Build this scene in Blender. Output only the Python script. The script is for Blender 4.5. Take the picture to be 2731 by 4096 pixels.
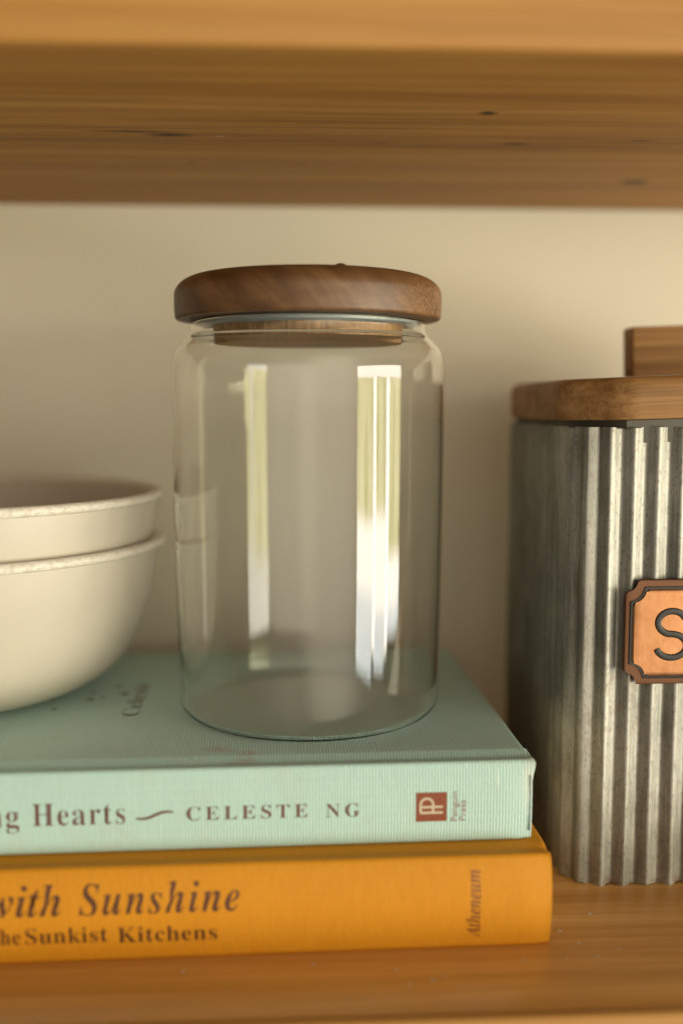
import bpy, bmesh, math, random
from math import sin, cos, pi, radians, sqrt
from mathutils import Vector, Matrix

random.seed(7)
S = bpy.context.scene
COL = S.collection
for o in list(bpy.data.objects):
    bpy.data.objects.remove(o)

# ---------------------------------------------------------------- camera
cam_d = bpy.data.cameras.new("camera")
cam_d.sensor_fit = 'VERTICAL'
cam_d.sensor_height = 36.0
cam_d.lens = 37.06
cam_d.clip_start = 0.01
cam_d.clip_end = 50
cam_d.dof.use_dof = True
cam_d.dof.focus_distance = 0.359
cam_d.dof.aperture_fstop = 2.6
cam_d.dof.aperture_blades = 9
cam = bpy.data.objects.new("camera", cam_d)
COL.objects.link(cam)
cam.location = (0, 0, 0.171)
cam.rotation_euler = (radians(90 - 5.9), 0, radians(-3.0))
S.camera = cam

# ---------------------------------------------------------------- light
W = bpy.data.worlds.new("World")
S.world = W
W.use_nodes = True
bg = W.node_tree.nodes["Background"]
# the daylit room behind the camera: a soft warm brightness towards the open front of the shelf
wt = W.node_tree
wc = wt.nodes.new("ShaderNodeTexCoord")
wd = wt.nodes.new("ShaderNodeVectorMath"); wd.operation = 'DOT_PRODUCT'
wt.links.new(wc.outputs["Generated"], wd.inputs[0])
wd.inputs[1].default_value = Vector((0.30, -0.95, 0.12)).normalized()
wr = wt.nodes.new("ShaderNodeMapRange"); wr.interpolation_type = 'SMOOTHSTEP'
wt.links.new(wd.outputs["Value"], wr.inputs[0])
wr.inputs[1].default_value = 0.25; wr.inputs[2].default_value = 1.0
wr.inputs[3].default_value = 0.10; wr.inputs[4].default_value = 0.42
we = wt.nodes.new("ShaderNodeVectorMath"); we.operation = 'DOT_PRODUCT'
wt.links.new(wc.outputs["Generated"], we.inputs[0])
we.inputs[1].default_value = Vector((sin(radians(19)), -cos(radians(19)), -0.05)).normalized()
ws = wt.nodes.new("ShaderNodeMapRange"); ws.interpolation_type = 'SMOOTHSTEP'
wt.links.new(we.outputs["Value"], ws.inputs[0])
ws.inputs[1].default_value = 0.83; ws.inputs[2].default_value = 1.0
ws.inputs[3].default_value = 0.0; ws.inputs[4].default_value = 1.75
wa = wt.nodes.new("ShaderNodeMath"); wa.operation = 'ADD'
wt.links.new(wr.outputs[0], wa.inputs[0]); wt.links.new(ws.outputs[0], wa.inputs[1])
wt.links.new(wa.outputs[0], bg.inputs[1])
bg.inputs[0].default_value = (1.0, 0.88, 0.68, 1)

JAR = Vector((0.0083, 0.3890, 0.14))      # what the window faces
WIN_AZ, WIN_D = 58.0, 2.5                # degrees right of straight back, metres


def window_lamp(name, a0, a1, z0, z1, power, color, tint2=None, dist=WIN_D):
    """One pane of the tall window: an area lamp between two bearings (degrees from
    straight back, to the right) and two heights, in the plane of the window wall."""
    u0 = dist * math.tan(radians(a0 - WIN_AZ))
    u1 = dist * math.tan(radians(a1 - WIN_AZ))
    az = radians(WIN_AZ)
    fwd = Vector((sin(az), -cos(az), 0))
    side = Vector((cos(az), sin(az), 0))
    uc = (u0 + u1) / 2
    L = bpy.data.lights.new(name, 'AREA')
    L.shape = 'RECTANGLE'
    L.size = abs(u1 - u0)
    L.size_y = z1 - z0
    L.energy = power * L.size * L.size_y
    L.color = color
    if tint2:
        L.use_nodes = True
        nt = L.node_tree
        em = nt.nodes["Emission"]
        geo = nt.nodes.new("ShaderNodeNewGeometry")
        nz = nt.nodes.new("ShaderNodeTexNoise")
        mp = nt.nodes.new("ShaderNodeMapping")
        nt.links.new(geo.outputs["Position"], mp.inputs[0])
        mp.inputs["Scale"].default_value = (9, 9, 2.2)
        nt.links.new(mp.outputs[0], nz.inputs["Vector"])
        nz.inputs["Scale"].default_value = 1.0
        nz.inputs["Detail"].default_value = 5
        rp = nt.nodes.new("ShaderNodeValToRGB")
        rp.color_ramp.elements[0].position = 0.38
        rp.color_ramp.elements[0].color = (*tint2, 1)
        rp.color_ramp.elements[1].position = 0.62
        rp.color_ramp.elements[1].color = (1, 1, 1, 1)
        nt.links.new(nz.outputs["Fac"], rp.inputs[0])
        nt.links.new(rp.outputs[0], em.inputs[0])
    o = bpy.data.objects.new(name, L)
    COL.objects.link(o)
    o.location = Vector((JAR.x, JAR.y, (z0 + z1) / 2)) + fwd * dist + side * uc
    o.rotation_euler = (-fwd).to_track_quat('-Z', 'Y').to_euler()
    return o


GREEN, GREEN2 = (1.0, 0.93, 0.50), (0.50, 0.50, 0.24)
WHITE = (1.0, 0.93, 0.80)
DIM = (0.92, 0.97, 0.95)
P = 41.0
for a0, a1, zs, zm, zb in ((38.5, 52.3, -0.20, -.42, -0.72), (54.9, 64.4, -0.17, -.47, -0.68), (67.3, 79.0, -0.30, -.45, -0.56)):
    window_lamp("window_pane_lamp", a0, a1, zs, 0.262, P * 0.5, GREEN, GREEN2)
    window_lamp("window_low_lamp", a0, a1, zm, zs, P * 1.2, WHITE)
    window_lamp("window_sill_lamp", a0, a1, zb, zm, P * 0.65, DIM)
for a0, a1 in ((52.3, 54.9), (64.4, 67.3)):
    window_lamp("window_frame_lamp", a0, a1, -0.62, 0.262, P * 1.5, WHITE)
window_lamp("window_head_lamp", 38.5, 79, 0.270, 0.50, P * 0.9, WHITE)

S.view_settings.view_transform = 'Standard'
S.view_settings.look = 'None'
S.view_settings.gamma = 1.0
S.view_settings.use_curve_mapping = False
S.view_settings.exposure = 0.10
cy = S.cycles
cy.use_denoising = True
cy.max_bounces = 20
cy.transmission_bounces = 16
cy.transparent_max_bounces = 16
cy.glossy_bounces = 8
cy.diffuse_bounces = 5
cy.caustics_reflective = True
cy.caustics_refractive = True
cy.sample_clamp_indirect = 6.0
cy.blur_glossy = 0.3


# ---------------------------------------------------------------- helpers
def tag(o, label=None, cat=None, group=None, kind=None):
    if label: o["label"] = label
    if cat: o["category"] = cat
    if group: o["group"] = group
    if kind: o["kind"] = kind
    return o


def thing(name, label, cat, loc=(0, 0, 0), rotz=0.0, group=None):
    o = bpy.data.objects.new(name, None)
    COL.objects.link(o)
    o.empty_display_size = 0.02
    o.location = loc
    o.rotation_euler = (0, 0, rotz)
    return tag(o, label, cat, group)


def link(name, bm, mat, parent=None, smooth=True, angle=40):
    me = bpy.data.meshes.new(name)
    bmesh.ops.recalc_face_normals(bm, faces=bm.faces)
    if smooth:
        for f in bm.faces: f.smooth = True
        for e in bm.edges:
            if len(e.link_faces) == 2 and e.calc_face_angle(0) > radians(angle):
                e.smooth = False
    bm.to_mesh(me)
    bm.free()
    if mat: me.materials.append(mat)
    o = bpy.data.objects.new(name, me)
    COL.objects.link(o)
    o.parent = parent
    return o


def lathe(profile, seg=160):
    """profile of (r, z), from the axis round to the axis or closed loop."""
    bm = bmesh.new()
    rings = []
    for r, z in profile:
        if r < 1e-7:
            rings.append([bm.verts.new((0, 0, z))])
        else:
            rings.append([bm.verts.new((r * cos(2 * pi * k / seg), r * sin(2 * pi * k / seg), z)) for k in range(seg)])
    for a, b in zip(rings[:-1], rings[1:]):
        if len(a) == 1 and len(b) == 1: continue
        for k in range(seg):
            k2 = (k + 1) % seg
            if len(a) == 1: bm.faces.new((a[0], b[k], b[k2]))
            elif len(b) == 1: bm.faces.new((a[k], b[0], a[k2]))
            else: bm.faces.new((a[k], b[k], b[k2], a[k2]))
    return bm


def arc(cx, cz, rx, rz, a0, a1, n):
    return [(cx + rx * cos(radians(a0 + (a1 - a0) * i / n)), cz + rz * sin(radians(a0 + (a1 - a0) * i / n))) for i in range(n + 1)]


def spline(pts, n=6):
    """Catmull-Rom through pts."""
    out = []
    m = len(pts)
    for i in range(m - 1):
        p0, p1, p2, p3 = pts[max(i - 1, 0)], pts[i], pts[i + 1], pts[min(i + 2, m - 1)]
        for k in range(n):
            t = k / n
            out.append(tuple(0.5 * (2 * b + (c - a) * t + (2 * a - 5 * b + 4 * c - d) * t * t + (3 * b - a - 3 * c + d) * t ** 3)
                             for a, b, c, d in zip(p0, p1, p2, p3)))
    out.append(pts[-1])
    return out


def box(x0, x1, y0, y1, z0, z1, bev=0.0, seg=3):
    bm = bmesh.new()
    bmesh.ops.create_cube(bm, size=1)
    for v in bm.verts:
        v.co = Vector((x0 + (v.co.x + .5) * (x1 - x0), y0 + (v.co.y + .5) * (y1 - y0), z0 + (v.co.z + .5) * (z1 - z0)))
    if bev: bmesh.ops.bevel(bm, geom=bm.edges[:], offset=bev, segments=seg, profile=0.5, affect='EDGES')
    return bm


def prism(poly, z0, z1, bev=0.0, seg=3):
    """extrude a closed xy polygon from z0 to z1"""
    bm = bmesh.new()
    lo = [bm.verts.new((x, y, z0)) for x, y in poly]
    hi = [bm.verts.new((x, y, z1)) for x, y in poly]
    n = len(poly)
    bm.faces.new(lo[::-1]); top = bm.faces.new(hi)
    for k in range(n): bm.faces.new((lo[k], lo[(k + 1) % n], hi[(k + 1) % n], hi[k]))
    if bev:
        es = [e for e in bm.edges if abs(e.verts[0].co.z - e.verts[1].co.z) < 1e-9]
        bmesh.ops.bevel(bm, geom=es, offset=bev, segments=seg, profile=0.5, affect='EDGES')
    return bm


# ---------------------------------------------------------------- materials
class N:
    def __init__(s, name):
        s.m = bpy.data.materials.new(name)
        s.m.use_nodes = True
        s.t = s.m.node_tree
        s.b = s.t.nodes["Principled BSDF"]
        s.co = s.t.nodes.new("ShaderNodeTexCoord").outputs["Object"]

    def node(s, kind, **kw):
        n = s.t.nodes.new("ShaderNode" + kind)
        for k, v in kw.items(): setattr(n, k, v)
        return n

    def put(s, sock, v):
        if hasattr(v, "is_linked") or isinstance(v, bpy.types.NodeSocket): s.t.links.new(v, sock)
        else: sock.default_value = v

    def mapv(s, scale=(1, 1, 1), rot=(0, 0, 0), loc=(0, 0, 0), v=None):
        n = s.node("Mapping")
        s.put(n.inputs[0], v or s.co)
        n.inputs["Scale"].default_value = scale
        n.inputs["Rotation"].default_value = rot
        n.inputs["Location"].default_value = loc
        return n.outputs[0]

    def noise(s, v, scale=1.0, detail=4, rough=.55, dist=0.0, out="Fac"):
        n = s.node("TexNoise")
        s.put(n.inputs["Vector"], v)
        n.inputs["Scale"].default_value = scale
        n.inputs["Detail"].default_value = detail
        n.inputs["Roughness"].default_value = rough
        n.inputs["Distortion"].default_value = dist
        return n.outputs[out]

    def ramp(s, f, *stops):
        n = s.node("ValToRGB")
        s.put(n.inputs[0], f)
        cr = n.color_ramp
        while len(cr.elements) < len(stops): cr.elements.new(0.5)
        for e, (p, c) in zip(cr.elements, stops):
            e.position = p
            e.color = (*c, 1) if isinstance(c, tuple) else (c, c, c, 1)
        return n.outputs[0]

    def math(s, op, a, b=0.0, c=None, clamp=False):
        n = s.node("Math", operation=op, use_clamp=clamp)
        s.put(n.inputs[0], a); s.put(n.inputs[1], b)
        if c is not None: s.put(n.inputs[2], c)
        return n.outputs[0]

    def mix(s, f, a, b, blend='MIX'):
        n = s.node("Mix", data_type='RGBA', blend_type=blend)
        for k, v in ((0, f), (6, a), (7, b)):
            if isinstance(v, tuple): v = (*v, 1)
            s.put(n.inputs[k], v)
        return n.outputs[2]

    def spot(s, p, r, soft=0.5, stretch=(1, 1, 1), warp=0.0, wscale=300):
        """1 inside an ellipsoid of radius r*stretch round p, fading out"""
        v = s.node("VectorMath", operation='SUBTRACT')
        s.put(v.inputs[0], s.co); v.inputs[1].default_value = p
        d = s.node("VectorMath", operation='DIVIDE')
        s.put(d.inputs[0], v.outputs[0]); d.inputs[1].default_value = tuple(r * k for k in stretch)
        l = s.node("VectorMath", operation='LENGTH')
        s.put(l.inputs[0], d.outputs[0])
        val = l.outputs["Value"]
        if warp: val = s.math('ADD', val, s.math('MULTIPLY', s.math('SUBTRACT', s.noise(s.co, wscale, 3), 0.5), warp))
        n = s.node("MapRange")
        s.put(n.inputs[0], val)
        n.inputs[1].default_value = 1.0 - soft; n.inputs[2].default_value = 1.0
        n.inputs[3].default_value = 1.0; n.inputs[4].default_value = 0.0
        return n.outputs[0]

    def bump(s, h, strength=.3, dist=.001, nrm=None):
        n = s.node("Bump")
        n.inputs["Strength"].default_value = strength
        n.inputs["Distance"].default_value = dist
        s.put(n.inputs["Height"], h)
        if nrm: s.put(n.inputs["Normal"], nrm)
        return n.outputs[0]

    def set(s, **kw):
        names = dict(color="Base Color", rough="Roughness", metal="Metallic", spec="Specular IOR Level", normal="Normal",
                     coat="Coat Weight", coat_rough="Coat Roughness", trans="Transmission Weight", ior="IOR",
                     sss="Subsurface Weight", sheen="Sheen Weight", aniso="Anisotropic")
        for k, v in kw.items():
            if isinstance(v, tuple) and len(v) == 3 and k == "color": v = (*v, 1)
            s.put(s.b.inputs[names[k]], v)
        return s


def wood(name, dark, mid, light, long='X', freq=1.0, rough=.5, coat=0.0, knots=(), bumps=.25, rot=0.0, fiber=.5, seed=0.0, grain=.45):
    n = N(name)
    sc = {'X': (2.2, 48, 48), 'Y': (48, 2.2, 48), 'Z': (48, 48, 2.2)}[long]
    fs = {'X': (22, 1500, 1500), 'Y': (1500, 22, 1500), 'Z': (1500, 1500, 22)}[long]
    sc = tuple(k * freq for k in sc)
    v = n.mapv(sc, rot=(0, 0, rot), loc=(seed, seed * 1.7, seed * .6))
    big = n.noise(v, 1.0, 5, .6, 0.6)
    med = n.noise(v, 3.6, 4, .6, 0.3)
    fine = n.noise(n.mapv(fs), 1.0, 3, .6)
    f = n.math('ADD', n.math('MULTIPLY', big, .62), n.math('MULTIPLY', med, .38))
    col = n.ramp(f, (.33, dark), (.5, mid), (.66, light))
    col = n.mix(n.math('MULTIPLY', n.ramp(fine, (.42, 0.0), (.62, 1.0)), fiber * .45), col, tuple(k * .5 for k in dark))
    for p, r, st, c, sf in knots:
        col = n.mix(n.spot(p, r, sf, st, .5, 500), col, c)
    lines = n.noise(n.mapv({'X': (5, 330, 330), 'Y': (330, 5, 330), 'Z': (330, 330, 5)}[long], loc=(seed, 0, 0)), 1.0, 4, .65, .2)
    col = n.mix(n.math('MULTIPLY', n.ramp(lines, (.50, 0.0), (.62, 1.0)), grain), col, tuple(k * .7 for k in dark))
    col = n.mix(n.math('MULTIPLY', n.ramp(lines, (.34, 1.0), (.45, 0.0)), grain * .6), col, tuple(min(1, k * 1.2) for k in light))
    h = n.math('ADD', n.math('MULTIPLY', fine, .4), n.math('ADD', n.math('MULTIPLY', med, .3), n.math('MULTIPLY', lines, -.5)))
    n.set(color=col, rough=n.ramp(med, (.3, rough - .08), (.7, rough + .1)), coat=coat, coat_rough=.25, spec=.3, normal=n.bump(h, bumps, .0006))
    return n.m


def cloth(name, color, color2, pitch_x, pitch_z, extra=None, rough=.75, strength=.35, sheen=.1):
    """bookcloth: ribs along one way, threads across"""
    n = N(name)
    wx = n.node("TexWave", wave_type='BANDS', bands_direction='X')
    n.put(wx.inputs["Vector"], n.co)
    wx.inputs["Scale"].default_value = 0.314 / pitch_x
    wx.inputs["Distortion"].default_value = 1.6
    wx.inputs["Detail"].default_value = 2
    wx.inputs["Detail Scale"].default_value = 2.5
    wz = n.node("TexWave", wave_type='BANDS', bands_direction='DIAGONAL')
    n.put(wz.inputs["Vector"], n.mapv((0, 1, 1)))
    wz.inputs["Scale"].default_value = 0.222 / pitch_z
    wz.inputs["Distortion"].default_value = 2.0
    wz.inputs["Detail"].default_value = 2
    blot = n.noise(n.mapv((60, 60, 60)), 1.0, 4, .6)
    streak = n.noise(n.mapv((900, 900, 90)), 1.0, 3, .6)
    f = n.math('ADD', n.math('MULTIPLY', wx.outputs["Fac"], .5), n.math('ADD', n.math('MULTIPLY', streak, .45), n.math('MULTIPLY', blot, .2)))
    col = n.ramp(f, (.3, color2), (.75, color))
    if extra: col = extra(n, col)
    h = n.math('ADD', n.math('MULTIPLY', wx.outputs["Fac"], .8), n.math('MULTIPLY', wz.outputs["Fac"], .2))
    n.set(color=col, rough=rough, spec=.3, sheen=sheen, normal=n.bump(h, strength, .00035))
    return n.m


def plain(name, color, rough=.5, metal=0.0, bump_scale=0, bump=.2, **kw):
    n = N(name)
    v = n.noise(n.co, 120, 4)
    n.set(color=n.mix(n.ramp(v, (.35, 0.0), (.65, .35)), color, tuple(k * .8 for k in color)), rough=rough, metal=metal, **kw)
    if bump_scale: n.set(normal=n.bump(n.noise(n.co, bump_scale, 4), bump, .0005))
    return n.m


# ---------------------------------------------------------------- setting
WALL_Y = 0.514
n = N("cream_wall_paint")
v = n.noise(n.co, 6, 3)
n.set(color=n.mix(v, (.69, .645, .525), (.74, .695, .57)), rough=.75, spec=.25,
      normal=n.bump(n.noise(n.co, 160, 4), .12, .001))
wall = link("back_wall", box(-2, 2, WALL_Y, WALL_Y + .1, -1.2, 1.6), n.m, smooth=False)
tag(wall, "plain cream painted wall behind the shelves", "wall", kind="structure")

KN = (.035, .017, .007)
UPZ = 0.2635
upper_mat = wood("pine_shelf_wood", (.28, .118, .020), (.45, .220, .047), (.55, .295, .077), 'X', 1.0, .6, 0.0, bumps=.5, grain=.35, seed=3.1,
                 knots=(((.0652, .3466, UPZ), .0032, (1.2, 1, 2), KN, .7),
                        ((.1465, .4482, UPZ), .006, (1.3, .9, 2), KN, .6),
                        ((-.0397, .3797, UPZ), .0072, (1.5, .45, 2), KN, .8),
                        ((-.051, .3755, UPZ), .011, (1.8, .18, 2), (.07, .04, .02), .9),
                        ((-.0224, .3806, UPZ), .0018, (1.3, .7, 2), (.55, .38, .2), .8),
                        ((.0337, .3869, UPZ), .0034, (2, .45, 2), (.20, .085, .02), .8),
                        ((.0822, .3863, UPZ), .0048, (1.6, .5, 2), (.12, .05, .015), .8),
                        ((.1258, .379, UPZ), .0024, (2, .4, 2), KN, .8),
                        ((-.0359, .4222, UPZ), .0018, (1.5, .6, 2), KN, .8)))
lit_front_mat = wood("pine_lit_front_wood", (.34, .138, .024), (.46, .215, .048), (.55, .295, .083), 'X', .7, .45, .2, bumps=.3, seed=1.7, fiber=.3, grain=.2)  # own wood tone paints in the direct light on the boards' front faces
bm = box(-1.0, 1.0, .2895, WALL_Y - .001, UPZ, UPZ + .04, .0006, 2)
up = link("shelf_board", bm, upper_mat)
tag(up, "thick honey pine shelf board overhead with knots on its underside", "shelf", "pine shelf boards")
link("lit_front_strip", box(-1.0, 1.0, .2865, .2895, UPZ, UPZ + .0402, .0014, 3), lit_front_mat, up)  # added strip, not a trim: carries the painted light of the front face

lower_mat = wood("varnished_shelf_wood", (.46, .200, .036), (.63, .305, .075), (.77, .43, .145), 'X', .85, .36, .6, bumps=.35, seed=9.4, fiber=.3, grain=.22)
bm = box(-1.0, 1.0, .279, WALL_Y - .001, -.04, 0.0, .0006, 2)
lo = link("shelf_board", bm, lower_mat)
tag(lo, "varnished orange pine shelf board under the two books", "shelf", "pine shelf boards")


link("lit_front_strip", box(-1.0, 1.0, .2755, .279, -.0402, 0.0, .0022, 4), lit_front_mat, lo)  # same added strip with painted-in light, on the lower board


# ---------------------------------------------------------------- lettering
def mathify(s, kind):
    if kind == 'n': return s
    base = {'b': (0x1D400, 0x1D41A), 'i': (0x1D434, 0x1D44E), 'bi': (0x1D468, 0x1D482), 'sc': (0x1D4D0, 0x1D4EA)}[kind]
    out = ''
    for c in s:
        if c == 'h' and kind == 'i': out += '\u210e'
        elif c.isupper(): out += chr(base[0] + ord(c) - 65)
        elif c.islower(): out += chr(base[1] + ord(c) - 97)
        else: out += c
    return out


def text_bm(body, kind, w, cap, offset=0.0, spacing=1.0, extrude=0.0, caps_ref=None):
    """lettering in the xy plane: width w, capital height cap, left baseline corner at 0,0"""
    c = bpy.data.curves.new("lettering", 'FONT')
    c.body = mathify(body, kind)
    c.offset = offset
    c.space_character = spacing
    c.resolution_u = 5
    c.extrude = extrude
    o = bpy.data.objects.new("lettering", c)
    COL.objects.link(o)
    dg = bpy.context.evaluated_depsgraph_get()
    me = bpy.data.meshes.new_from_object(o.evaluated_get(dg))
    ref = c
    c.body = mathify('H', kind)
    dg.update()
    me2 = bpy.data.meshes.new_from_object(o.evaluated_get(bpy.context.evaluated_depsgraph_get()))
    hcap = max(v.co.y for v in me2.vertices)
    bpy.data.objects.remove(o); bpy.data.curves.remove(c)
    x0 = min(v.co.x for v in me.vertices); x1 = max(v.co.x for v in me.vertices)
    sx = w / (x1 - x0); sy = cap / hcap
    bm = bmesh.new(); bm.from_mesh(me)
    for v in bm.verts: v.co = Vector(((v.co.x - x0) * sx, v.co.y * sy, v.co.z * .001 / .001))
    bpy.data.meshes.remove(me); bpy.data.meshes.remove(me2)
    return bm


# ---------------------------------------------------------------- books
class Book:
    def __init__(s, name, label, loc, rot, length, depth, h, bulge, mat, page_mat, board=.0028, corner=0.0, groove=1.0):
        s.h, s.b = h, bulge
        s.o = thing(name, label, "book", loc, rot, "hardback books stacked on the shelf")
        L = length
        # outline of the case in (y, z): outer skin then inner skin
        r = .0015
        outer = []
        outer += [(depth, h), (depth - .0012, h + .0000)]
        outer += [(.0132, h), (.0118, h - .0001), (.0106, h - .0006), (.0096, h - .0015), (.0084, h - .0021), (.0068, h - .0020), (.0050, h - .0013), (.0038, h - .0006)]
        outer = [(y, h - (h - z) * (groove if y > .0035 else 1)) for y, z in outer]
        for i in range(2, 6): outer.append((s.front(h - r + r * cos(i * pi / 12)) + r - r * sin(i * pi / 12), h - r + r * cos(i * pi / 12)))
        for i in range(0, 13):
            z = h - r - (h - 2 * r) * i / 12
            outer.append((s.front(z), z))
        for i in range(1, 6): outer.append((s.front(r - r * sin(i * pi / 12)) + r - r * cos(i * pi / 12), r - r * sin(i * pi / 12)))
        outer += [(.0030, 0), (.0050, .0003), (.0075, .0009), (.0095, .0005), (.0115, 0), (depth, 0)]
        t = board
        inner = [(depth, t), (.0125, t), (.0085, t + .0010), (.0046, t + .0006), (.0046, h - t - .0016), (.0085, h - t - .0022), (.0125, h - t), (depth, h - t)]
        poly = outer + inner
        bm = bmesh.new()
        # several stations along x so worn ends can curl a little
        xs = [-L, -L * .5, -.03, -.012, -.004, -.0016, -.0004, 0.0]
        rows = []
        for x in xs:
            e = 0.0
            if x > -.002: e = (.0004 if x < 0 else .0010)
            row = []
            for (y, z) in poly:
                yy = y + (e if y < .004 else 0)
                zz = z
                xx = x
                if x > -.003 and z > h - .0065 and y < .012:      # bumped head corner
                    k = corner * (x + .003) / .003 * max(0, 1 - abs(z - h + .0022) / .0042)
                    xx += .0011 * k; zz += .0007 * k; yy -= .0006 * k
                if z > h - .0012: zz -= e * .6
                if z < .0006: zz += e * .4
                row.append(bm.verts.new((xx, yy, zz)))
            rows.append(row)
        m = len(poly)
        for a, b in zip(rows[:-1], rows[1:]):
            for k in range(m):
                bm.faces.new((a[k], a[(k + 1) % m], b[(k + 1) % m], b[k]))
        bm.faces.new(rows[0]); bm.faces.new(rows[-1][::-1])
        s.cover = link("cover", bm, mat, s.o, angle=50)
        pb = box(-L + .003, -.003, .0052, depth - .004, t + .0002, h - t - .0002, .0006, 2)
        s.pages = link("page_block", pb, page_mat, s.o)

    def front(s, z):
        return s.b * (2 * z / s.h - 1) ** 2

    def print_on_spine(s, name, bm, mat, x, z, rot=0.0, lift=.00012, depth=0.0):
        """lay lettering (xy) on the spine at local x, z; rot turns it in the spine's plane"""
        for v in bm.verts:
            px = v.co.x * cos(rot) - v.co.y * sin(rot) + x
            pz = v.co.x * sin(rot) + v.co.y * cos(rot) + z
            v.co = Vector((px, s.front(pz) - lift - v.co.z, pz))
        return link(name, bm, mat, s.cover, smooth=False)


def world_to_local(o, p):
    M = Matrix.Translation(Vector(o.location)) @ Matrix.Rotation(o.rotation_euler[2], 4, 'Z')
    return M.inverted() @ Vector(p)


n = N("paper")
ln = n.noise(n.mapv((3, 3, 5000)), 1.0, 2)
n.set(color=n.mix(ln, (.62, .54, .38), (.78, .71, .55)), rough=.85)
paper = n.m

# yellow cookbook, below
YH = .0304
yel_cloth = cloth("yellow_bookcloth", (.71, .300, .012), (.54, .205, .007), .0009, .0009, rough=.62, strength=.3, sheen=.0)
yb = Book("hardback_book", "mustard yellow clothbound cookbook lying at the bottom of the pile", (.0826, .3122, 0.0), radians(1.07), .25, .178, YH, .0026, yel_cloth, paper, groove=.5)


# mint novel, on top
MZ, MH = YH, .0268


def mint_extra(n, col):
    # rust coloured scuffs beside the jar and a few dust-pale rubs, worn into the cloth
    for p, r, st in (((-.0915, .0139, MH), .0042, (1, .8, 3)), ((-.1017, .0187, MH), .0055, (1, .7, 3)), ((-.0925, .0095, MH), .004, (1.6, .4, 3)), ((-.099, .0165, MH), .0035, (1.4, .5, 3))):
        f = n.math('MULTIPLY', n.spot(p, r, .9, st, 1.0, 700), n.ramp(n.noise(n.co, 1100, 3), (.34, 0.0), (.60, .7)))
        col = n.mix(f, col, (.42, .19, .10))
    # a crease near the end of the spine
    col = n.mix(n.math('MULTIPLY', n.spot((-.0114, 0, .0205), .0032, .6, (.11, 2, 1.3), .5, 400), .6), col, (.80, .86, .78))
    # a faint bloom of dust and rubbing
    col = n.mix(n.ramp(n.noise(n.mapv((70, 70, 70)), 1.0, 6, .7), (.52, 0.0), (.75, .35)), col, (.50, .53, .44))
    # folded corner shows paler board
    col = n.mix(n.math('MULTIPLY', n.spot((-.001, .001, .02), .0042, .8, (.8, 2, 3.2), 1.0, 300), .55), col, (.72, .74, .66))
    return col


mint_cloth = cloth("mint_bookcloth", (.50, .695, .635), (.405, .59, .535), .0010, .0011, mint_extra, rough=.7, strength=.42)
mb = Book("hardback_book", "mint green novel with worn corner lying on the yellow book", (.0786, .3243, MZ), radians(1.4), .24, .157, MH, .0006, mint_cloth, paper, corner=1.0)
# folded cloth at the worn head corner, and the navy endpaper edge
link("endpaper_edge", box(-.00098, -.00070, .0002, .0015, .0032, MH - .0050, .0001, 2), plain("navy_endpaper", (.09, .12, .17), .7), mb.o)
ink = plain("maroon_ink", (.16, .075, .06), .5, bump_scale=900, bump=.2)
brick = plain("brick_red_ink", (.235, .052, .014), .45)
pink = plain("pale_tan_ink", (.56, .46, .33), .5)
rose = plain("rose_brown_ink", (.30, .12, .08), .5)
foil = plain("dark_brown_foil", (.10, .032, .012), .4, .1)
copper_foil = plain("copper_foil", (.22, .075, .025), .35, .2)


def mint_at(p): return world_to_local(mb.o, p)
def yel_at(p): return world_to_local(yb.o, p)


def spine_text(book, name, body, kind, p0, p1x, cap, mat, offset=0.0, spacing=1.0, extrude=0.0, prefix=None, lift=.00012):
    """p0 world point at the left baseline, p1x world x of the right end"""
    q = world_to_local(book.o, p0)
    w = p1x - p0[0]
    bm = text_bm(body, kind, w, cap, offset, spacing, extrude)
    return book.print_on_spine(name, bm, mat, q.x, q.z, 0.0, lift)


spine_text(mb, "title_lettering", "Hearts", 'b', (-.0792, .3226, 0.0401), -.0508, .0071, ink, -.009, 1.12)
spine_text(mb, "title_lettering", "Missing", 'b', (-.1175, .3226, 0.0401), -.0833, .0071, ink, -.009, 1.12)
spine_text(mb, "author_lettering", "CELESTE", 'b', (-.0318, .3237, 0.0405), .0062, .0043, ink, -.006, 1.35)
spine_text(mb, "author_lettering", "NG", 'b', (.0120, .3248, 0.0402), .0227, .0043, ink, -.006, 1.35)
# swash between title and author
bm = bmesh.new()
a, b = mint_at((-.0475, .3233, .0417)), mint_at((-.0359, .3236, .0434))
prev = None
for i in range(25):
    t = i / 24
    x = a.x + (b.x - a.x) * t
    z = a.z + (b.z - a.z) * (t * t * (3 - 2 * t)) + .0004 * sin(t * 2 * pi) * -1
    w = .00028 + .00022 * sin(pi * t)
    q = (bm.verts.new((x, z - w, 0)), bm.verts.new((x, z + w, 0)))
    if prev: bm.faces.new((prev[0], q[0], q[1], prev[1]))
    prev = q
mb.print_on_spine("swash", bm, ink, 0, 0)

# publisher's square with its monogram, read sideways
c0, c1 = mint_at((.0407, .3255, .0378)), mint_at((.0506, .3257, .0474))
bm = bmesh.new()
G = 6
gv = [[bm.verts.new((c0.x + (c1.x - c0.x) * i / G, c0.z + (c1.z - c0.z) * j / G, 0)) for j in range(G + 1)] for i in range(G + 1)]
for i in range(G):
    for j in range(G): bm.faces.new((gv[i][j], gv[i + 1][j], gv[i + 1][j + 1], gv[i][j + 1]))
mb.print_on_spine("publisher_square", bm, brick, 0, 0)


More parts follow.
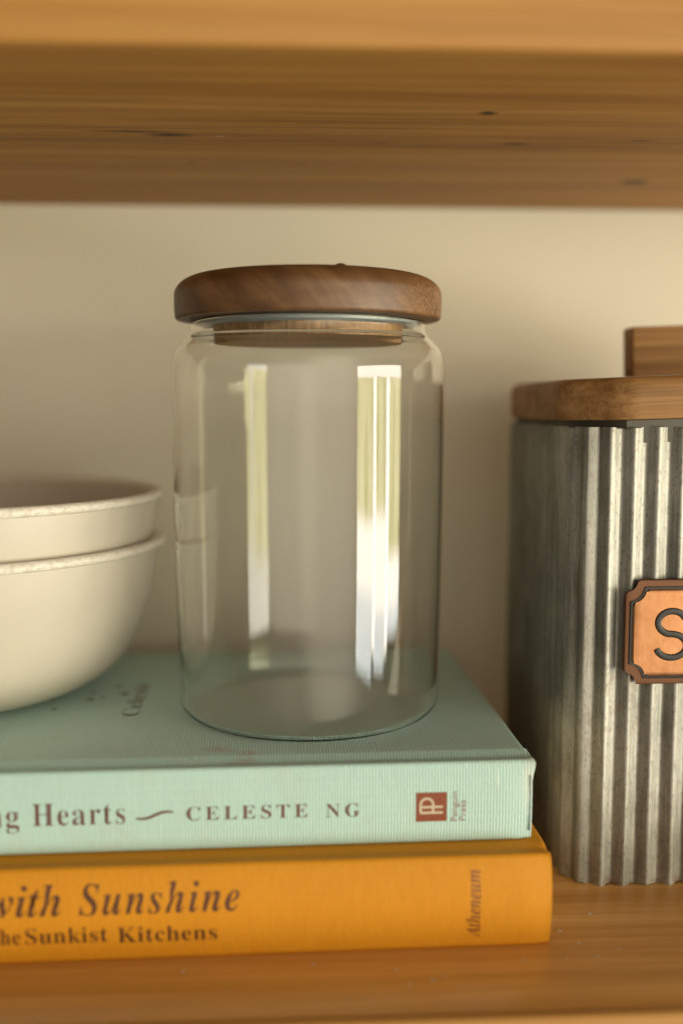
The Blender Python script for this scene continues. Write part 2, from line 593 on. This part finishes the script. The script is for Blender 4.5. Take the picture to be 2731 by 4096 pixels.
def strokes(paths, w):
    bm = bmesh.new()
    for pts in paths:
        prev = None
        for i, p in enumerate(pts):
            a = Vector(pts[max(i - 1, 0)]); b = Vector(pts[min(i + 1, len(pts) - 1)])
            d = (b - a).normalized(); nn = Vector((-d.y, d.x)) * w / 2
            q = (bm.verts.new((p[0] + nn.x, p[1] + nn.y, 0)), bm.verts.new((p[0] - nn.x, p[1] - nn.y, 0)))
            if prev: bm.faces.new((prev[0], q[0], q[1], prev[1]))
            prev = q
    return bm


def ell(cx, cy_, rx, ry, a0, a1, n=20):
    return [(cx + rx * cos(radians(a0 + (a1 - a0) * i / n)), cy_ + ry * sin(radians(a0 + (a1 - a0) * i / n))) for i in range(n + 1)]


# in a unit square read upright: two P's back to back sharing a stem, drawn in thin lines
mono = [[(.30, .13), (.30, .855)], [(.49, .13), (.49, .82)],
        [(.30, .45), (.56, .45)] + ell(.575, .6525, .20, .2025, -90, 90, 14) + [(.30, .855)]]
sz = c1.x - c0.x
bm = strokes(mono, .085)
for v in bm.verts: v.co = Vector((v.co.x * sz, v.co.y * sz, 0))
mb.print_on_spine("publisher_monogram", bm, pink, c0.x + sz * 1.0, c0.z, pi / 2, .00022)
q = mint_at((.0544, .3258, .0377))
mb.print_on_spine("publisher_lettering", text_bm("Penguin", 'n', .0098, .0021, -.006), rose, q.x - .0003, q.z, pi / 2)
q = mint_at((.0573, .3258, .0378))
mb.print_on_spine("publisher_lettering", text_bm("Press", 'n', .0067, .0021, -.006), rose, q.x - .0005, q.z, pi / 2)

# printing on the front board, just past the bowls
cov = plain("faded_brown_ink", (.16, .11, .075), .6)
bm = bmesh.new()
for (px, py, r) in ((-.087, .3894, .0016), (-.0763, .411, .0014), (-.0759, .4017, .0022), (-.0676, .4202, .0018), (-.0638, .409, .0022), (-.0715, .4045, .0012)):
    q = mint_at((px, py, .0575))
    k = [bm.verts.new((q.x + r * rr * cos(a), q.y + r * rr * 1.1 * sin(a), MH + .00012)) for a, rr in
         [(t * pi / 5 + px * 90, (1.25 if t % 2 else .45) * random.uniform(.8, 1.3)) for t in range(10)]]
    bm.faces.new(k)
link("cover_ornament", bm, cov, mb.cover, smooth=False)
bm = text_bm("Celeste", 'b', .045, .0062, -.012)
q = mint_at((-.0545, .379, .0575))
for v in bm.verts: v.co = Vector((q.x - v.co.y, q.y + v.co.x, MH + .00012))
link("cover_lettering", bm, cov, mb.cover, smooth=False)

# yellow spine
spine_text(yb, "title_lettering", "with", 'bi', (-.0905, .3122, 0.0163), -.0688, .0092, foil, -.004, 1.0, lift=.0001)
spine_text(yb, "title_lettering", "Sunshine", 'bi', (-.0636, .3124, 0.0162), -.0150, .0092, foil, -.004, 1.12, lift=.0001)
spine_text(yb, "subtitle_lettering", "the", 'b', (-.0894, .3122, 0.0074), -.0812, .0051, foil, -.006, 1.05, lift=.0001)
spine_text(yb, "subtitle_lettering", "Sunkist", 'b', (-.0797, .3123, 0.0073), -.0552, .0051, foil, -.006, 1.05, lift=.0001)
spine_text(yb, "subtitle_lettering", "Kitchens", 'b', (-.0521, .3125, 0.0068), -.0220, .0051, foil, -.006, 1.05, lift=.0001)
q = yel_at((.0597, .3135, .0040))
yb.print_on_spine("publisher_lettering", text_bm("Atheneum", 'bi', .0222, .0042, .0), copper_foil, q.x, q.z, pi / 2, .0001)

# ---------------------------------------------------------------- glass jar
BZ = MZ + MH + .0002
n = N("clear_glass")
n.set(color=(.985, .995, .985), rough=0.0, trans=1.0, ior=1.47)
glass = n.m
jar = thing("glass_jar", "clear glass storage jar with round walnut lid on the mint book", "jar", (JAR.x, JAR.y, BZ))
z = lambda w: w - BZ
outer = [(0, .0007), (.036, .0007), (.041, .0002)] + arc(.0432, .0050, .0047, .0049, -85, -5, 10) + \
        [(.0484, .016), (.0490, .045), (.0495, .085), (.0497, z(.172))]
sh = spline([(.0497, z(.172)), (.0497, z(.1815)), (.0492, z(.1868)), (.0477, z(.1908)), (.0453, z(.1934)), (.0436, z(.1950)), (.0431, z(.1966)), (.0430, z(.1980)), (.0428, z(.1992))], 7)
outer += sh[1:]


def offset_in(pts, d):
    out = []
    for i, q in enumerate(pts):
        a_ = pts[max(i - 1, 0)]; b_ = pts[min(i + 1, len(pts) - 1)]
        tx, tz = b_[0] - a_[0], b_[1] - a_[1]
        l = math.hypot(tx, tz) or 1
        out.append((max(0, q[0] - tz / l * d), q[1] + tx / l * d))
    return out


inn = offset_in(outer, .0014)
inn = [(r_, .0002 + z_ * .975 if z_ < .008 else z_) for r_, z_ in inn]
inn[0] = (0, inn[0][1])
top = arc(.0428 - .0007, z(.1992), .0007, .0007, 15, 165, 6)
inner = inn[::-1]
bot = []
jar_glass = link("jar_glass", lathe(outer + top + inner + bot, 192), glass, jar, angle=70)

n = N("walnut")
mpn = n.node("Mapping", vector_type='TEXTURE')
n.put(mpn.inputs[0], n.co)
mpn.inputs["Rotation"].default_value = (0, radians(-42), radians(10))
mpn.inputs["Scale"].default_value = (1 / 150, 1 / 30, 1 / 34)
mpn.inputs["Location"].default_value = (.013, .002, .007)
fig = n.noise(mpn.outputs[0], 1.0, 3, .5, .5)
big = n.math('ADD', n.math('MULTIPLY', fig, .6), n.math('MULTIPLY', n.noise(n.mapv((22, 60, 70)), 1.0, 4, .55, .6), .4))
pores = n.noise(n.mapv((2600, 420, 2600)), 1.0, 2, .6)
endp = n.noise(n.co, 1700, 2, .6)
col = n.ramp(big, (.34, (.060, .026, .009)), (.5, (.130, .060, .021)), (.67, (.225, .115, .046)))
col = n.mix(n.ramp(pores, (.56, 0.0), (.68, .65)), col, (.03, .012, .005))
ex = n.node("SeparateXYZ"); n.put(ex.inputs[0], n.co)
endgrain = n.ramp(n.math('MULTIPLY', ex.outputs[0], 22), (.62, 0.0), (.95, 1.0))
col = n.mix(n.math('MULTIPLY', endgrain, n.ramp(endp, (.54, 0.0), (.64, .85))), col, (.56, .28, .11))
n.set(color=col, rough=.46, spec=.6, normal=n.bump(n.math('ADD', pores, n.math('MULTIPLY', endp, .5)), .22, .0004))
walnut = n.m
LZ0, LZ1 = z(.2006), z(.2160)
LR = .0480
prof = [(0, LZ0), (LR - .0014, LZ0)] + arc(LR - .0012, LZ0 + .0012, .0012, .0012, -80, 0, 5) + [(LR + .0002, LZ0 + .004)] + \
       arc(LR - .0098, LZ1 - .0070, .0100, .0070, 2, 90, 14) + [(.02, LZ1 + .0001), (0, LZ1 + .0001)]
lid = link("lid", lathe(prof, 160), walnut, jar)
n = N("stopper_wood")
vz = n.noise(n.mapv((900, 900, 60)), 1.0, 3)
b2 = n.noise(n.mapv((60, 260, 260)), 1.0, 4)
n.set(color=n.ramp(n.math('ADD', n.math('MULTIPLY', vz, .6), n.math('MULTIPLY', b2, .4)), (.36, (.20, .10, .035)), (.66, (.52, .31, .14))), rough=.55,
      normal=n.bump(vz, .3, .0004))
stz = z(.1937)
link("stopper", lathe([(0, stz), (.0338, stz), (.0343, stz + .0005), (.0343, LZ0 - .0001), (0, LZ0 - .0001)], 128), n.m, lid)
seal = plain("grey_silicone", (.30, .35, .36), .35, spec=.5)
link("silicone_seal", lathe([(.0345, z(.1984)), (.0392, z(.1984)), (.0397, z(.1988)), (.0397, z(.2002)), (.0392, z(.20055)), (.0345, z(.20055)), (.0345, z(.1984))], 128), seal, lid)
bm = bmesh.new()
bmesh.ops.create_uvsphere(bm, u_segments=20, v_segments=12, radius=1)
for vv in bm.verts: vv.co = Vector((.0100 + vv.co.x * .0021, -.0345 + vv.co.y * .0021, LZ1 - .0002 + vv.co.z * .0012))
link("wood_nub", bm, walnut, lid)

# ---------------------------------------------------------------- bowls
n = N("cream_stoneware")
v = n.noise(n.co, 35, 3)
n.set(color=n.mix(v, (.52, .470, .385), (.57, .52, .43)), rough=.34, spec=.5, coat=.25, coat_rough=.2)
cream = n.m
n = N("worn_rim_glaze")
v = n.noise(n.mapv((1, 1, 1)), 480, 6, .7)
f = n.ramp(v, (.44, 0.0), (.54, 1.0))
n.set(color=n.mix(f, (.62, .56, .455), (.78, .74, .655)), rough=n.ramp(f, (0, .5), (1, .2)), spec=.6, normal=n.bump(f, .22, .0003))
rimglaze = n.m


def make_bowl(label, z0):
    b = thing("bowl", label, "bowl", (-.1346, .4211, z0), 0, "cream bowls nested on the mint book")
    Ro, H = .0838, .0600
    out = spline([(.038, 0.0), (.0450, .0005), (.0540, .0027), (.0628, .0075), (.0702, .0155), (.0762, .0280), (.0805, .0430), (.0832, .0580)], 6)
    inn = spline([(.0802, .0585), (.0775, .0440), (.0732, .0300), (.0672, .0185), (.0600, .0110), (.0500, .0062), (.0360, .0044)], 6)
    prof = [(0, .0010), (.031, .0010), (.034, 0.0)] + out + [(.0820, .0592)] + inn + [(0, .0042)]
    link("bowl_body", lathe(prof, 192), cream, b)
    rim = [(.0832 + .0024 * cos(a), .0590 + .0019 * sin(a)) for a in [2 * pi * k / 16 for k in range(17)]]
    link("rim", lathe(rim, 192), rimglaze, b)
    return b


b1 = make_bowl("lower cream bowl with worn rim resting on the mint book", BZ)
b2 = b1.copy(); COL.objects.link(b2)
b2.location.z = BZ + .0186
b2["label"] = "upper cream bowl with worn rim nested inside another bowl"
for ch in list(b1.children):
    c = ch.copy(); COL.objects.link(c); c.parent = b2

# ---------------------------------------------------------------- canister
n = N("galvanised_steel")
sp = n.node("TexVoronoi", feature="SMOOTH_F1"); n.put(sp.inputs["Vector"], n.mapv((55, 55, 30))); sp.inputs["Scale"].default_value = 1.0
spn = n.node("SeparateColor"); n.put(spn.inputs[0], sp.outputs["Color"])
bl = n.noise(n.mapv((40, 40, 26)), 1.0, 5, .65)
stn = n.noise(n.mapv((1500, 1500, 60)), 1.0, 3, .6)
f = n.math('ADD', n.math('MULTIPLY', spn.outputs[0], .14), n.math('ADD', n.math('MULTIPLY', bl, .5), n.math('MULTIPLY', stn, .3)))
col = n.ramp(f, (.34, (.19, .184, .160)), (.52, (.38, .37, .33)), (.68, (.57, .56, .515)))
sep = n.node("SeparateXYZ"); n.put(sep.inputs[0], n.co)
speck = n.ramp(n.noise(n.mapv((1, 1, .55)), 1100, 3, .65), (.54, 0.0), (.68, .5))
col = n.mix(speck, col, (.10, .075, .045))
edge = n.math('ADD', n.ramp(sep.outputs[2], (.0, 1.0), (.006, 0.0)), n.ramp(n.math('SUBTRACT', .166, sep.outputs[2]), (.0, 1.0), (.006, 0.0)))
rust = n.math('MULTIPLY', n.math('MAXIMUM', edge, n.ramp(n.noise(n.mapv((28, 28, 14)), 1.0, 4), (.62, 0.0), (.78, .7))), n.ramp(n.noise(n.co, 260, 4), (.5, 0.0), (.62, .85)))
col = n.mix(rust, col, (.16, .075, .03))
n.set(color=col, metal=n.math('SUBTRACT', .92, n.math('MULTIPLY', rust, .8)), rough=n.ramp(f, (.3, .50), (.8, .62)),
      normal=n.bump(n.math('ADD', n.math('MULTIPLY', bl, .6), n.math('MULTIPLY', stn, .4)), .18, .0008))
steel = n.m

CW, CD, CH = .125, .118, .1628
CX0, CY0 = .0972, .3535
can = thing("metal_canister", "corrugated galvanised metal canister with wooden lid and copper plate", "canister", (CX0 + CW / 2, CY0 + CD / 2, 0))


def rounded_rect(w, d, r, step=.0004):
    """points and outward normals round a rounded rectangle, evenly spaced, with arc length"""
    pts = []
    segs = []
    hw, hd = w / 2, d / 2
    L = [('l', (-hw + r, -hd), (hw - r, -hd)), ('a', (hw - r, -hd + r), -90), ('l', (hw, -hd + r), (hw, hd - r)), ('a', (hw - r, hd - r), 0),
         ('l', (hw - r, hd), (-hw + r, hd)), ('a', (-hw + r, hd - r), 90), ('l', (-hw, hd - r), (-hw, -hd + r)), ('a', (-hw + r, -hd + r), 180)]
    s = 0
    for g in L:
        if g[0] == 'l':
            a, b = Vector(g[1]), Vector(g[2]); ln = (b - a).length; m = max(1, int(ln / step))
            nn = Vector(((b - a).y, -(b - a).x)).normalized()
            for i in range(m): pts.append((a + (b - a) * i / m, nn, s + ln * i / m))
            s += ln
        else:
            c, a0 = Vector(g[1]), g[2]; ln = r * pi / 2; m = max(1, int(ln / step))
            for i in range(m):
                t = radians(a0 + 90 * i / m); nn = Vector((cos(t), sin(t)))
                pts.append((c + nn * r, nn, s + ln * i / m))
            s += ln
    return pts, s


base, per = rounded_rect(CW, CD, .0155)
nw = round(per / .00835); pitch = per / nw


PHASE = -.0018


def wave(s, ph):
    t = ((s + ph) / pitch) % 1.0
    k = 1 - 4 * abs(t - .5)                    # folded facets with soft crests
    k = math.copysign(abs(k) if abs(k) < .6 else .6 + .4 * (1 - (1 - (abs(k) - .6) / .4) ** 2) * .5, k)
    return (k - .06) * .0013


bm = bmesh.new()
rows = []
zs = [0, .0004] + [CH * i / 24 for i in range(1, 24)] + [CH - .0004, CH]
rnd = [random.uniform(0, 1) for _ in range(400)]
for zz in zs:
    row = []
    for p, nn, s in base:
        fade = 1.0
        zc = zz
        if zz == 0: zc = max(0, .0018 * (rnd[int(s / pitch * 2) % 400] - .45))
        if zz == CH: zc = CH - max(0, .0026 * (rnd[int(s / pitch * 2 + 100) % 400] - .6))
        q = p + nn * (wave(s, PHASE) - .0011)
        row.append(bm.verts.new((q.x, q.y, zc)))
    rows.append(row)
m = len(base)
for a, b in zip(rows[:-1], rows[1:]):
    for k in range(m): bm.faces.new((a[k], a[(k + 1) % m], b[(k + 1) % m], b[k]))
inner_rows = []
for zz in (CH, .004):
    inner_rows.append([bm.verts.new((p.x - nn.x * .003, p.y - nn.y * .003, zz)) for p, nn, s in base])
for k in range(m):
    bm.faces.new((rows[-1][k], rows[-1][(k + 1) % m], inner_rows[0][(k + 1) % m], inner_rows[0][k]))
    bm.faces.new((inner_rows[0][k], inner_rows[0][(k + 1) % m], inner_rows[1][(k + 1) % m], inner_rows[1][k]))
bm.faces.new(inner_rows[1])
body = link("canister_body", bm, steel, can, angle=60)

lid_wood = wood("rustic_lid_wood", (.22, .105, .033), (.41, .215, .078), (.55, .325, .13), 'X', 1.5, .55, 0, bumps=.6, seed=5.5, fiber=.7)
ch = .0175
hw, hd = CW / 2 + .0008, CD / 2 + .0008
poly = [(-hw + ch, -hd), (hw - ch, -hd), (hw, -hd + ch), (hw, hd - ch), (hw - ch, hd), (-hw + ch, hd), (-hw, hd - ch), (-hw, -hd + ch)]
bm = prism(poly, 0, .0146, 0)
bmesh.ops.bevel(bm, geom=[e for e in bm.edges if abs(e.verts[0].co.z - e.verts[1].co.z) > .006], offset=.0062, segments=6, profile=.5, affect='EDGES')
bmesh.ops.bevel(bm, geom=[e for e in bm.edges if all(v.co.z > .0145 for v in e.verts)], offset=.0042, segments=5, profile=.5, affect='EDGES')
bmesh.ops.bevel(bm, geom=[e for e in bm.edges if all(v.co.z < .0001 for v in e.verts)], offset=.0010, segments=2, profile=.5, affect='EDGES')
clid = link("lid", bm, lid_wood, can, angle=35)
clid.rotation_euler = (0, radians(-1.9), 0)       # sits a little askew
clid.location = (0, 0, .1667)
link("liner", prism([(x * .955, y * .955) for x, y in poly], -.008, -.0002), plain("dark_liner", (.09, .08, .06), .6), clid)
link("handle", box(-.0247, .0385, -.0065, .0060, .0150, .0345, .001, 2), lid_wood, clid)

# copper name plate
copper = N("copper_plate")
v = copper.noise(copper.co, 180, 4)
copper.set(color=copper.ramp(v, (.3, (.38, .165, .066)), (.7, (.48, .23, .105))), metal=.75, rough=copper.ramp(v, (.3, .30), (.7, .42)), normal=copper.bump(copper.noise(copper.co, 240, 3), .16, .0008))
black = plain("black_enamel", (.018, .016, .014), .35)
rimcop = plain("aged_copper", (.15, .062, .026), .5, .5)


def plate_poly(x0, x1, z0, z1, c, n=8):
    """rectangle with concave quarter-round corners, with a small step each side"""
    pts = []
    for cx, cz, a0, a1 in ((x0, z0, 90, 0), (x1, z0, 180, 90), (x1, z1, 270, 180), (x0, z1, 360, 270)):
        for i in range(n + 1):
            a = radians(a0 + (a1 - a0) * i / n)
            pts.append((cx + c * cos(a), cz + c * sin(a)))
    return pts


def plate(pts, y_back, y_front, bev):
    bm = prism(pts, 0, y_back - y_front, 0)
    if bev:
        tops = [e for e in bm.edges if all(abs(v.co.z - (y_back - y_front)) < 1e-9 for v in e.verts)]
        bmesh.ops.bevel(bm, geom=tops, offset=bev, segments=3, profile=.5, affect='EDGES')
    for v in bm.verts: v.co = Vector((v.co.x, y_back - v.co.z, v.co.y))
    return bm


PX0, PX1, PZ0, PZ1 = .1162, .2045, .0738, .1106
ox, oy = can.location.x, can.location.y
loc = lambda pts: [(x - ox, zz) for x, zz in pts]
fy = CY0 - oy
pl = link("name_plate", plate(loc(plate_poly(PX0, PX1, PZ0, PZ1, .0048)), fy - .0001, fy - .0013, .0004), rimcop, can)
link("groove", plate(loc(plate_poly(PX0 + .0016, PX1 - .0016, PZ0 + .0021, PZ1 - .0024, .0052)), fy - .0011, fy - .0017, .0002), black, pl)
link("raised_panel", plate(loc(plate_poly(PX0 + .0024, PX1 - .0022, PZ0 + .0030, PZ1 - .0032, .0054)), fy - .0013, fy - .0023, .0007), copper.m, pl)


def tube_path(paths, r, y):
    bm = bmesh.new()
    for pts in paths:
        prev = None
        m = 8
        for i, p in enumerate(pts):
            a = Vector(pts[max(i - 1, 0)]); b = Vector(pts[min(i + 1, len(pts) - 1)])
            d = (b - a).normalized(); nn = Vector((-d.y, d.x))
            ring = [bm.verts.new((p[0] + nn.x * r * cos(2 * pi * k / m), y - .55 * r * sin(2 * pi * k / m), p[1] + nn.y * r * cos(2 * pi * k / m))) for k in range(m)]
            if prev:
                for k in range(m): bm.faces.new((prev[k], prev[(k + 1) % m], ring[(k + 1) % m], ring[k]))
            else: bm.faces.new(ring)
            prev = ring
        bm.faces.new(prev[::-1])
    return bm


LH = .0165   # letter height
LW = .0106
S_ = [p for p in ell(.5, .745, .46, .245, 20, 270, 18)] + [p for p in ell(.5, .25, .50, .25, 90, -165, 20)]
U_ = [(0, 1), (0, .4)] + ell(.5, .4, .5, .4, 180, 360, 16) + [(1, .4), (1, 1)]
G_ = ell(.5, .5, .5, .5, 40, 330, 26) + [(1, .45), (.6, .45)]
A_ = [[(0, 0), (.5, 1), (1, 0)], [(.18, .36), (.82, .36)]]
R_ = [[(0, 0), (0, 1), (.5, 1)] + ell(.5, .75, .42, .25, 90, -90, 12) + [(0, .5)], [(.45, .5), (1, 0)]]
letters = [[S_], [U_], [G_], A_, R_]
for i, L in enumerate(letters):
    x0 = .1271 + i * .0141
    bm = tube_path([[(x0 + px * LW - ox, .0834 + pz * LH) for px, pz in path] for path in L], .0012, fy - .0023)
    link("letter", bm, black, pl)

# ---------------------------------------------------------------- dust on the shelf
bm = bmesh.new()
for (x, y) in ((.0325, .3019), (.0355, .294), (.0429, .296), (.0467, .2979), (.0075, .3069), (-.032, .3048), (.072, .3061), (.0858, .3066), (.1036, .3109), (.088, .323), (.092, .315), (.101, .334), (.0955, .307)):
    r = random.uniform(.0004, .0008)
    k = bmesh.ops.create_icosphere(bm, subdivisions=1, radius=r)
    for v in k["verts"]: v.co = Vector((v.co.x * random.uniform(.8, 1.3) + x, v.co.y + y, abs(v.co.z) * .5 + .00002))
d = link("dust", bm, plain("white_dust", (.7, .66, .58), .9))
tag(d, "white specks of dust scattered on the lower shelf", "dust", kind="stuff")
